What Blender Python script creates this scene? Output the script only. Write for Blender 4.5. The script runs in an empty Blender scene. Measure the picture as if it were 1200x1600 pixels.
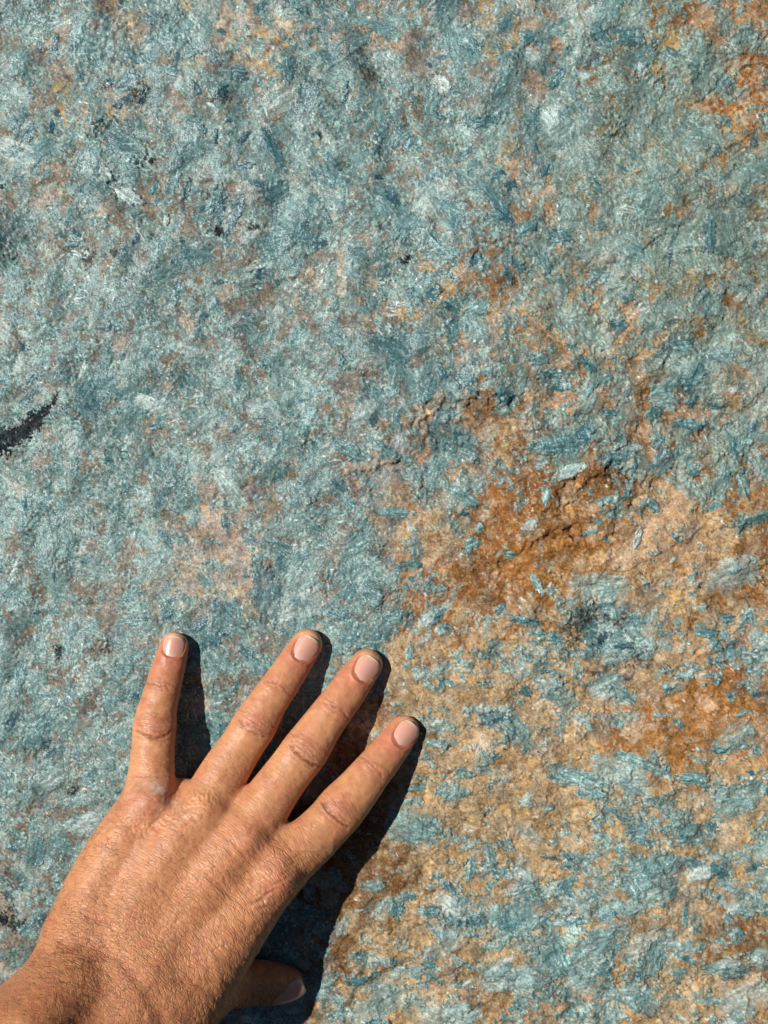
import bpy, math, random
import numpy as np
from mathutils import Vector
from mathutils.bvhtree import BVHTree

# ------------------------------------------------------------------ camera, light, exposure
S = 0.000275                 # metres per photo pixel on the rock plane
DCAM = 1527.0                # camera height above the rock, in photo pixels
sc = bpy.context.scene
cam = bpy.data.cameras.new('camera')
cam.sensor_fit = 'VERTICAL'; cam.sensor_height = 24.0
cam.lens = 24.0 * DCAM / 1600.0
cam.clip_start = 0.01; cam.clip_end = 100
cam_o = bpy.data.objects.new('camera', cam); sc.collection.objects.link(cam_o)
cam_o.location = (0, -DCAM * S, 1.4); cam_o.rotation_euler = (math.radians(90), 0, 0)
sc.camera = cam_o
SUN_DIR = Vector((-0.915 * math.sin(math.radians(40)), -math.cos(math.radians(40)), 0.40 * math.sin(math.radians(40)))).normalized()   # from the left, above and before the wall
w = bpy.data.worlds.new('World'); sc.world = w; w.use_nodes = True
nt = w.node_tree; nt.nodes.clear()
sky = nt.nodes.new('ShaderNodeTexSky'); sky.sky_type = 'NISHITA'; sky.sun_disc = False
sky.sun_elevation = math.asin(SUN_DIR.z); sky.sun_rotation = math.atan2(SUN_DIR.x, SUN_DIR.y)
sky.altitude = 2500; sky.air_density = .3; sky.dust_density = .0
bg = nt.nodes.new('ShaderNodeBackground'); bg.inputs['Strength'].default_value = 0.05
wo = nt.nodes.new('ShaderNodeOutputWorld')
nt.links.new(sky.outputs[0], bg.inputs[0]); nt.links.new(bg.outputs[0], wo.inputs[0])
sl = bpy.data.lights.new('sun', 'SUN'); sl.energy = 5.0; sl.angle = math.radians(0.6); sl.color = (1.0, 0.965, 0.91)
so = bpy.data.objects.new('sun', sl); sc.collection.objects.link(so)
so.location = SUN_DIR * 3
so.rotation_euler = SUN_DIR.to_track_quat('Z', 'Y').to_euler()
sc.view_settings.view_transform = 'Standard'; sc.view_settings.look = 'None'
sc.view_settings.exposure = -0.03; sc.view_settings.gamma = 1.0

rng = np.random.default_rng(11)
random.seed(5)
COL = sc.collection

def lin(r, g, b, k=0.80):
    c = np.array([r, g, b], float) / 255
    return np.where(c <= 0.04045, c / 12.92, ((c + 0.055) / 1.055) ** 2.4) * k

# ------------------------------------------------------------------ raster fields of the rock
STEP = 1.5
X0, Y0, X1, Y1 = -240, -240, 1440, 1840
NX = int((X1 - X0) / STEP) + 1; NY = int((Y1 - Y0) / STEP) + 1
gx = X0 + np.arange(NX) * STEP; gy = Y0 + np.arange(NY) * STEP
GX, GY = np.meshgrid(gx, gy)

_fy = np.fft.fftfreq(NY, d=STEP)[:, None]; _fx = np.fft.rfftfreq(NX, d=STEP)[None, :]
def fnoise(lo, hi, beta=1.0, ang=0.0, ani=1.0, seed=None):
    """fractal noise, wavelengths from lo to hi pixels; ang/ani stretch it along a direction (image angle, y down)"""
    r = np.random.default_rng(seed if seed is not None else rng.integers(1 << 30))
    a = math.radians(ang)
    u = _fx * math.cos(a) + _fy * math.sin(a); v = -_fx * math.sin(a) + _fy * math.cos(a)
    f = np.sqrt((u * ani) ** 2 + v ** 2) + 1e-9
    amp = f ** (-beta) * np.exp(-(f * lo) ** 2 * 0.5) * (1 - np.exp(-(f * hi) ** 2))
    ph = np.fft.rfft2(r.standard_normal((NY, NX)).astype(np.float32))
    n = np.fft.irfft2(ph * amp, s=(NY, NX))
    return ((n - n.mean()) / n.std()).astype(np.float32)

def sst(x, a, b):
    t = np.clip((x - a) / (b - a), 0, 1); return t * t * (3 - 2 * t)

MAP = """
BDBDEBEECBGBGCCYBGCFFKGG
BCBDCBCEYCBCCDBYCGAFYFGR
BBCECCBCEBABCCCDGBFKFFHR
BYYBCDCCBBABCBCGCBFFFFHR
BBCBBBCDBBCCBCFFFFFFFFFG
BBEBBDCCCABBCCBCGFFFFFFF
CDCDBDCCCBCCCBDBGFFFFGFF
BCDCBCBCBCCCBBCGBFGFFFFF
CBCCBBCCBBEBBYGKGFGFFFFC
BCBCBCCDDDCCBYCHGFHGFFKF
CBBBBDBCBBCCBCCGGFHGFFFF
BBBBCBCDBCCDBBGBBGGHGFFG
BBBBCBCCBBCDBCKKGGGGKDGF
BBBBBCCCBBDCDJJHKBGIGGGF
BBBBBBCCBCCTDBJCCRKBKKKC
BBBCBBTDBCBDJDCRRRKKHLLR
BBCBCCTTBCCDLLHRRIHJJJLR
BCCDCETTCBCDGHRRIIIHJJLR
BDCDEEEECCBBRGRRILHHHLKR
BBCCBBBBBCBCGRHLLLWWLHHL
CCCCCBCBCCBMGHHLBLWWLLBB
BBBCBBCCCCDMHLHLLLJLJJIR
BBBBBBCCCCKKHMLMLLLJIIIJ
BCBBBBCCCDKKKMJMJJLIIIJL
BCBCCBBBCDKKKMMHJMMMMMMM
BCBCCBBBCDKKHLHHHHHMHLLM
CCCDCCCCCCKKKHLHHHHMMMML
BCDCCCCCCCKKKMHMMMMFLDHB
DCDCCCCCCCKKMMBMBBMGLMMB
DCCCCCCCCCKHHHHMMMBMMBKK
EDCCCCCCCCKMMLWLBBMHHMHL
ECCCCCCCCCMMHJHKJLBMMHJT
""".split()
assert len(MAP) == 32 and all(len(r) == 24 for r in MAP), [(i, len(r)) for i, r in enumerate(MAP)]
# code: teal cover, rust, matrix colour, smoothness, proud step of the crystals
TAUPE = lin(128, 122, 110); BEIGE = lin(184, 172, 148); CREAM = lin(206, 196, 172); BROWN = lin(126, 94, 60); DBROWN = lin(88, 74, 60)
ORANGE = lin(172, 118, 62); TAN = lin(188, 156, 122); SAND = lin(180, 154, 116); GREY = lin(96, 94, 90); YEL = lin(184, 158, 102); GRN = lin(136, 132, 106)
CODE = {
 'A': (.93, .0, TAUPE, .1, .3), 'B': (.84, .0, TAUPE, .1, .3), 'C': (.64, .02, TAUPE, .1, .5), 'D': (.30, .03, TAUPE, .4, .6),
 'E': (.34, .14, BEIGE, .2, .6), 'F': (.80, .20, GRN, .1, .3), 'G': (.56, .46, TAN * .8, .1, .8), 'H': (.22, .34, SAND, .5, 1.),
 'I': (.07, .8, ORANGE, .9, 1.), 'J': (.12, .35, TAN, .9, 1.), 'K': (.17, .40, BROWN, .6, 1.), 'L': (.36, .22, SAND, .4, .9),
 'M': (.50, .22, SAND, .3, .8), 'T': (.15, .03, lin(176, 158, 140), .8, .4), 'W': (.60, .15, GREY, .4, .4), 'X': (.3, 0, GREY * .4, .2, .3),
 'R': (.14, .7, lin(138, 92, 50), .6, 1.),
 'Y': (.42, .35, YEL, .3, .6)}
def field(fn, comps=1, sm=26.0):
    """cell values spread over the slab, blended across cell borders with a noisy warp"""
    a = np.array([[fn(CODE[c]) for c in r] for r in MAP], float).reshape(32, 24, comps)
    wx = fnoise(12, 110, 1.2, seed=3) * 27; wy = fnoise(12, 110, 1.2, seed=4) * 27
    u = (GX + wx) / 50 - .5; v = (GY + wy) / 50 - .5
    # reflect outside of the photographed area
    u = np.abs(u + .5) - .5; u = np.where(u > 23, 46 - u, u); v = np.abs(v + .5) - .5; v = np.where(v > 31, 62 - v, v)
    u = np.clip(u, 0, 22.999); v = np.clip(v, 0, 30.999)
    iu = u.astype(int); iv = v.astype(int); fu = (u - iu)[..., None]; fv = (v - iv)[..., None]
    fu = fu * fu * (3 - 2 * fu); fv = fv * fv * (3 - 2 * fv)
    r = a[iv, iu] * (1 - fu) * (1 - fv) + a[iv, iu + 1] * fu * (1 - fv) + a[iv + 1, iu] * (1 - fu) * fv + a[iv + 1, iu + 1] * fu * fv
    return (r[..., 0] if comps == 1 else r).astype(np.float32)
F_T = field(lambda c: c[0]); F_R = field(lambda c: c[1]); F_M = field(lambda c: list(c[2]), 3); F_S = field(lambda c: c[3]); F_P = field(lambda c: c[4])

def norm_inv(p):   # rough inverse normal CDF, for thresholds of unit noise
    p = np.clip(p, .003, .997); t = np.log(p / (1 - p)); return t * 0.59
RIGHT = sst(GX + .35 * (GY - 800), 480, 900)          # the rusty side of the slab
n_mask = .85 * fnoise(8, 90, 1.3, seed=21) + .34 * fnoise(2.5, 16, .8, seed=22)
n_hor = .85 * fnoise(6, 80, 1.3, ang=8, ani=1.9, seed=23) + .30 * fnoise(2.5, 16, .8, seed=24)
low = sst(GY, 760, 950) * RIGHT        # the banded lower right
n_mask = n_mask * (1 - low) + n_hor * low
n_mask = n_mask / n_mask.std()
mval = n_mask + norm_inv(F_T) * 1.3 - .08
TM = sst(mval / (.42 - .32 * RIGHT), -1, 1)                                # teal mask, crisp ragged edge
TMs = sst(mval, -.9, .7)                                 # soft version

# --- colour of the matrix
g1 = fnoise(3, 40, 1.0, seed=31); g2 = fnoise(2, 12, .7, seed=32); g3 = fnoise(20, 160, 1.2, seed=33)
C = F_M.copy()
val = np.exp(.15 * g1 + .10 * g2 * (1 - .4 * F_S) + .10 * g3)
C *= val[..., None]
warm = fnoise(12, 90, 1.2, seed=34)
C *= 1 + np.stack([.05 * warm, .0 * warm, -.09 * warm], -1)
# cream and grey clots
cl = sst(fnoise(4, 30, .9, seed=35), .9, 1.6) * (1 - .5 * F_S)
C = C * (1 - .55 * cl[..., None]) + CREAM * .95 * .55 * cl[..., None]
dk = sst(fnoise(4, 40, .9, seed=36), .9, 1.9)
C = C * (1 - .45 * dk[..., None]) + DBROWN * .45 * dk[..., None]
# rust: stains near thin seams
rn = fnoise(4, 50, 1.1, seed=37); rv = np.abs(fnoise(6, 60, 1.1, seed=38)); rv2 = np.abs(fnoise(3, 26, 1.0, seed=39))
rust = sst(F_R * 1.25 + .34 * rn - .62, 0, .55)
seam = np.exp(-(rv / .14) ** 2) * .9 + np.exp(-(rv2 / .12) ** 2) * .7
rustc = np.array([lin(160, 110, 56), lin(124, 84, 44), lin(182, 140, 86)])
sel = sst(fnoise(5, 30, 1, seed=40), -.7, .7)[..., None]; sel2 = sst(fnoise(4, 30, 1, seed=41), .3, 1.5)[..., None]
RC = rustc[0] * sel + rustc[1] * (1 - sel); RC = RC * (1 - sel2) + rustc[2] * sel2
RC = RC * np.exp(.15 * g2)[..., None]
ra = np.clip(rust * .62 + seam * sst(F_R, .08, .5) * .6, 0, .85)[..., None]
C = C * (1 - ra) + RC * ra
# --- base colour of the felted blue-green mass
t1 = fnoise(2.2, 14, .7, seed=51); t2 = fnoise(10, 80, 1.1, seed=52)
fib = [fnoise(1.8, 30, .55, ang=a, ani=8, seed=60 + i) for i, a in enumerate((-60, -25, 12, 50, 85))]
orient = fnoise(9, 60, 1.1, seed=70); orient = (orient.argsort(axis=None).argsort() / orient.size).reshape(orient.shape)
oi = np.clip((orient * 5).astype(int), 0, 4)
FIB = np.choose(oi, fib).astype(np.float32)
TL = lin(148, 178, 170); TG = lin(128, 147, 130); TB = lin(88, 132, 131); TD = lin(60, 104, 114)
mixv = sst(.8 * t2 + .5 * t1 + .15 * FIB, -1.3, 1.5)[..., None]
greenish = (RIGHT * sst(GY, 900, 600))[..., None]
T_ = TB * (1 - mixv) + TL * mixv
T_ = T_ * (1 - .7 * greenish) + (TG * (.8 + .4 * mixv)) * .7 * greenish
gz = sst(fnoise(6, 50, 1, seed=71), .0, 1.2)[..., None]
T_ = T_ * (1 - .5 * gz) + lin(128, 127, 120) * .5 * gz
T_ = T_ * np.exp(.27 * FIB + .07 * t1)[..., None]
pale = sst(FIB + .6 * t1, 1.4, 2.6)[..., None]
T_ = T_ * (1 - .5 * pale) + lin(196, 214, 210) * .5 * pale
# where the teal is only dusted over the matrix, let some matrix through
thin = sst(fnoise(5, 40, .9, seed=72) + .8 * t1, .2, 1.7) * (1 - .35 * sst(F_T, .5, .95)); thin = (thin * .7)[..., None]
C = C * (1 - TM[..., None] * (1 - thin)) + T_ * TM[..., None] * (1 - thin)
lowf = fnoise(26, 150, 1.2, seed=74); C *= np.exp(.08 * lowf)[..., None]
# --- relief, in photo pixels
flat_ = np.exp(-(((GX - 420) / 330) ** 2 + ((GY - 1090) / 240) ** 2) ** 2)      # the even place the hand rests on
HB = fnoise(60, 420, 1.6, seed=81) * 5.0 * (1 - .85 * flat_) - 1.5 * flat_ + fnoise(24, 110, 1.4, seed=82) * (.65 + .7 * RIGHT * sst(GY, 300, 600))
H = HB + fnoise(5, 26, 1.2, seed=83) * .30 + g2 * .07
H += TM * F_P * (.3 + 1.1 * RIGHT) + TMs * F_P * 1.0
HB = HB + TM * F_P * (.3 + 1.1 * RIGHT) + TMs * F_P * 1.0
H += FIB * TM * .09
# broken steps
TM_F = 1 - .7 * flat_
st = fnoise(22, 140, 1.3, ang=-15, ani=1.6, seed=84)
stp = 2.2 * sst(st, .15, .36) + 1.8 * sst(st, -.95, -.80) + 1.2 * sst(fnoise(18, 90, 1.3, ang=60, ani=1.7, seed=85), .75, .92)
stp = stp * (.25 + .65 * RIGHT) * TM_F; H += stp; HB = (HB + stp).astype(np.float32)
GL = (.35 * TM + .25 * sst(t1, 0, 1.5)).astype(np.float32)     # sheen
H = H.astype(np.float32); C = C.astype(np.float32)

# hollows: x, y, rx, ry, depth, angle
HOLLOWS = [(735, 662, 82, 38, 7, 5), (610, 752, 58, 30, 6, -12), (590, 618, 26, 40, 3, 0), (940, 772, 74, 34, 8, 18), (1110, 745, 55, 34, 5, -5), (1185, 730, 22, 60, 4, 0),
  (860, 880, 100, 42, 5, 18), (350, 820, 34, 52, 2.5, -10), (1010, 860, 60, 40, 3, -10), (310, 315, 26, 36, 4, 0), (780, 405, 48, 24, 5, 0), (755, 362, 20, 18, 3, 0),
  (940, 480, 26, 34, 3, 30), (1040, 625, 34, 24, 4, 0), (860, 618, 26, 18, 3, 0), (1160, 160, 46, 56, 4, 0), (845, 95, 50, 24, 4, 10), (200, 60, 40, 30, 3, 0),
  (430, 450, 40, 26, 3, 0), (735, 505, 38, 14, 4, 12), (1070, 1110, 70, 34, 3, 10), (1000, 1060, 60, 30, 2, 0), (660, 1000, 60, 34, 3, 0), (780, 1290, 90, 24, 3, 0), (660, 1465, 90, 22, 3, 0), (1150, 900, 60, 30, 3, 0), (1110, 1030, 40, 26, 3, 0)]
hw = fnoise(9, 60, 1.3, seed=90) * .16
for (hx, hy, rx, ry, dp, an) in HOLLOWS:
    a = math.radians(an); dx = GX - hx; dy = GY - hy
    u = dx * math.cos(a) - dy * math.sin(a); v = dx * math.sin(a) + dy * math.cos(a)
    q = np.sqrt((u / rx) ** 2 + (v / ry) ** 2) + hw
    hd = dp * .8 * (1 - sst(q, .74, 1.10)) * (1 - .35 * sst(v / ry, -.6, 1)); H -= hd; HB -= hd

# --- dark minerals
def blot(x, y, r, a, col, rag=.55):
    R = int((r * 1.8) / STEP) + 2
    cx = int((x - X0) / STEP); cy = int((y - Y0) / STEP)
    sl_ = np.s_[max(cy - R, 0):cy + R, max(cx - R, 0):cx + R]
    q = np.hypot(GX[sl_] - x, GY[sl_] - y) / r + rag * (g1[sl_] * .5 + g2[sl_] * .35)
    al = (a * (1 - sst(q, .55, 1.05)))[..., None]
    C[sl_] = C[sl_] * (1 - al) + col * al
    H[sl_] -= al[..., 0] * 1.6; GL[sl_] *= 1 - al[..., 0]
BLK = lin(24, 30, 36)
for p in [(135, 405, 15, .7), (208, 148, 15, .6), (224, 140, 14, .7), (345, 148, 14, .7), (575, 108, 26, .4), (590, 122, 16, .4), (565, 85, 16, .45), (480, 140, 26, .25), (660, 352, 12, .9), (640, 380, 12, .85), (634, 410, 9, .95), (683, 452, 10, .7),
          (92, 1020, 11, .9), (166, 1010, 10, .95), (137, 997, 12, .7), (75, 1165, 9, .9), (115, 1237, 8, .9), (95, 1200, 12, .6), (355, 955, 12, .6), (20, 1375, 20, .5), (14, 1398, 12, .7), (24, 1440, 16, .8),
          (2, 1436, 12, .9), (945, 992, 28, .6), (975, 1012, 24, .6), (915, 978, 34, .55), (880, 985, 24, .4), (1000, 1022, 18, .5), (1175, 900, 22, .5), (950, 730, 24, .5), (965, 748, 18, .4), (345, 322, 10, .5), (395, 358, 9, .9), (342, 358, 9, .9),
          (765, 590, 9, .7), (1060, 1350, 13, .5), (745, 1480, 16, .4), (180, 395, 8, .7), (240, 370, 8, .6), (30, 365, 9, .5), (5, 295, 8, .9), (640, 1320, 10, .5), (815, 420, 8, .8), (535, 255, 14, .5), (20, 80, 12, .3)]:
    blot(p[0], p[1], p[2], p[3], BLK)
for k in range(90):
    blot(rng.uniform(X0, X1), rng.uniform(Y0, Y1), rng.uniform(3, 8), rng.uniform(.3, .8), BLK)
VEIN = [(-60, 720, 20), (0, 688, 22), (14, 686, 21), (30, 676, 17), (44, 668, 15), (56, 660, 15), (66, 648, 13), (76, 640, 9), (86, 630, 8), (92, 616, 5)]
vd = np.full(GX.shape, 99.0)
for (a, b) in zip(VEIN[:-1], VEIN[1:]):
    dx, dy = b[0] - a[0], b[1] - a[1]; t = np.clip(((GX - a[0]) * dx + (GY - a[1]) * dy) / (dx * dx + dy * dy), 0, 1)
    vd = np.minimum(vd, np.hypot(GX - a[0] - t * dx, GY - a[1] - t * dy) / (a[2] + t * (b[2] - a[2])))
def vein():
    vq = vd + .26 * g1 + .16 * g2 + .35 * sst(GX, 50, 100) + .22 * t1 * sst(vd, .3, .9); al = (.985 * (1 - sst(vq, .66, 1.06)) * (.93 + .07 * sst(t1, -1, 1)))[..., None]
    C[:] = C * (1 - al) + lin(20, 26, 36) * np.exp(.4 * FIB + .3 * g2)[..., None] * al; H[:] += al[..., 0] * (HB - H) - al[..., 0] * 1.0; GL[:] *= 1 - al[..., 0]
# --- crystals stamped into the slab
tex_f = fnoise(1.6, 60, .6, ang=0, ani=7, seed=101); tex_r = .6 * fnoise(2, 12, .8, seed=102) + .9 * fnoise(6, 22, 1.0, seed=103)
BL = {0: lin(190, 208, 202), 1: lin(144, 173, 167), 2: lin(103, 146, 146), 3: lin(64, 116, 122), 4: lin(48, 96, 108), 5: lin(34, 62, 68)}
def tone(t):
    t = min(max(t, 0), 1) * 5; i = min(int(t), 4); return BL[i] * (1 - (t - i)) + BL[i + 1] * (t - i)
def stamp(x, y, L, W, ang, col, op=.9, lift=.6, ragged=.34, fibr=.26, tilt=.05, power=2.2, want=False, gl=.6, relax=.5, frost=.18):
    R = int((max(L, W) * .62) / STEP) + 3
    cx = int((x - X0) / STEP); cy = int((y - Y0) / STEP)
    y0, y1, x0, x1 = max(cy - R, 0), min(cy + R, NY), max(cx - R, 0), min(cx + R, NX)
    if y1 - y0 < 3 or x1 - x0 < 3: return None
    s_ = np.s_[y0:y1, x0:x1]
    a = math.radians(ang); dx = GX[s_] - x; dy = GY[s_] - y
    u = dx * math.cos(a) - dy * math.sin(a); v = dx * math.sin(a) + dy * math.cos(a)
    ou, ov = rng.integers(60, NX - 300), rng.integers(60, NY - 300)
    iu = np.clip((u / STEP + ou + 60).astype(int), 0, NX - 1); iv = np.clip((v / STEP + ov + 60).astype(int), 0, NY - 1)
    f = tex_f[iv, iu]; r = tex_r[iv, iu]
    q = (np.abs(u) / (L * .5)) ** power + (np.abs(v) / (W * .5)) ** power
    q = q ** (1 / power) + ragged * (.36 * r + .22 * f * sst(np.abs(u) / L, .15, .5))
    m = 1 - sst(q, .86, 1.0)
    al = (m * op * np.clip(1.02 + .14 * r, .5, 1))[..., None]
    cc = col * np.exp(fibr * f + .10 * r - .10 * v / W)[..., None]
    hi = np.clip(sst(f + .5 * r, 1.3, 2.4) * .4 + frost * sst(q, .55, .9) * sst(f + r, -.4, 1.2), 0, .9)[..., None]
    cc = cc * (1 - hi) + BL[0] * 1.0 * hi
    C[s_] = C[s_] * (1 - al) + cc * al
    ta, tb = rng.normal(0, tilt, 2)
    add = m * (lift + ta * u + tb * v + .17 * f)
    H[s_] += m * relax * (HB[s_] - H[s_]) + add
    GL[s_] = GL[s_] * (1 - m) + gl * m
    if want: return (x0, x1, y0, y1, m)
    return None

def sampT(x, y): return F_T[int((y - Y0) / STEP), int((x - X0) / STEP)], RIGHT[int((y - Y0) / STEP), int((x - X0) / STEP)], mval[int((y - Y0) / STEP), int((x - X0) / STEP)]
def angle_at(x, y, r):
    if y > 800 and r > .5: return rng.normal(10, 26)
    return rng.choice([rng.normal(55, 22), rng.normal(-40, 22), rng.normal(80, 16), rng.uniform(0, 180)], p=[.35, .28, .15, .22])
MATS = [lin(196, 184, 160), lin(168, 152, 128), lin(150, 136, 120), lin(212, 200, 178), lin(128, 108, 88)]
def spread(n, Lr, Wr, kind):
    xs = rng.uniform(X0 + 20, X1 - 20, n); ys = rng.uniform(Y0 + 20, Y1 - 20, n)
    for x, y in zip(xs, ys):
        T, r, mv = sampT(x, y)
        L = rng.uniform(*Lr); W = L * rng.uniform(*Wr)
        if kind == 'teal':
            if mv < -.25: continue
            t = np.clip(rng.normal(.34, .17) + .05 * (1 - r), .0, .95)
            if y > 850 and r > .5: t = max(t - .1, 0)
            c = tone(t)
            if r > .5 and y < 850: c = c * (1 - .45) + lin(116, 141, 128) * .45
            stamp(x, y, L, W, angle_at(x, y, r), c, op=rng.uniform(.35, .85), lift=rng.uniform(-.15, .3) + .45 * r, tilt=.03, power=rng.choice([1.6, 2.2, 3.5]), ragged=rng.uniform(.3, .6), frost=rng.uniform(0, .5))
        elif kind == 'grain':
            if mv > .35: continue
            c = C[int((y - Y0) / STEP), int((x - X0) / STEP)].copy(); c = .62 * c * rng.uniform(.85, 1.5) + .38 * MATS[rng.integers(5)] * (1 - .45 * F_R[int((y - Y0) / STEP), int((x - X0) / STEP)])
            stamp(x, y, L, W, rng.uniform(0, 180), c, op=rng.uniform(.3, .7), lift=rng.uniform(-.3, .3), fibr=.12, tilt=.03, gl=.5)
spread(1500, (12, 40), (.5, .9), 'grain')
spread(900, (45, 110), (.3, .6), 'teal')
spread(3600, (5, 16), (.5, .95), 'grain')
spread(3200, (18, 44), (.28, .6), 'teal')
spread(3600, (7, 20), (.2, .6), 'teal')

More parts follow.
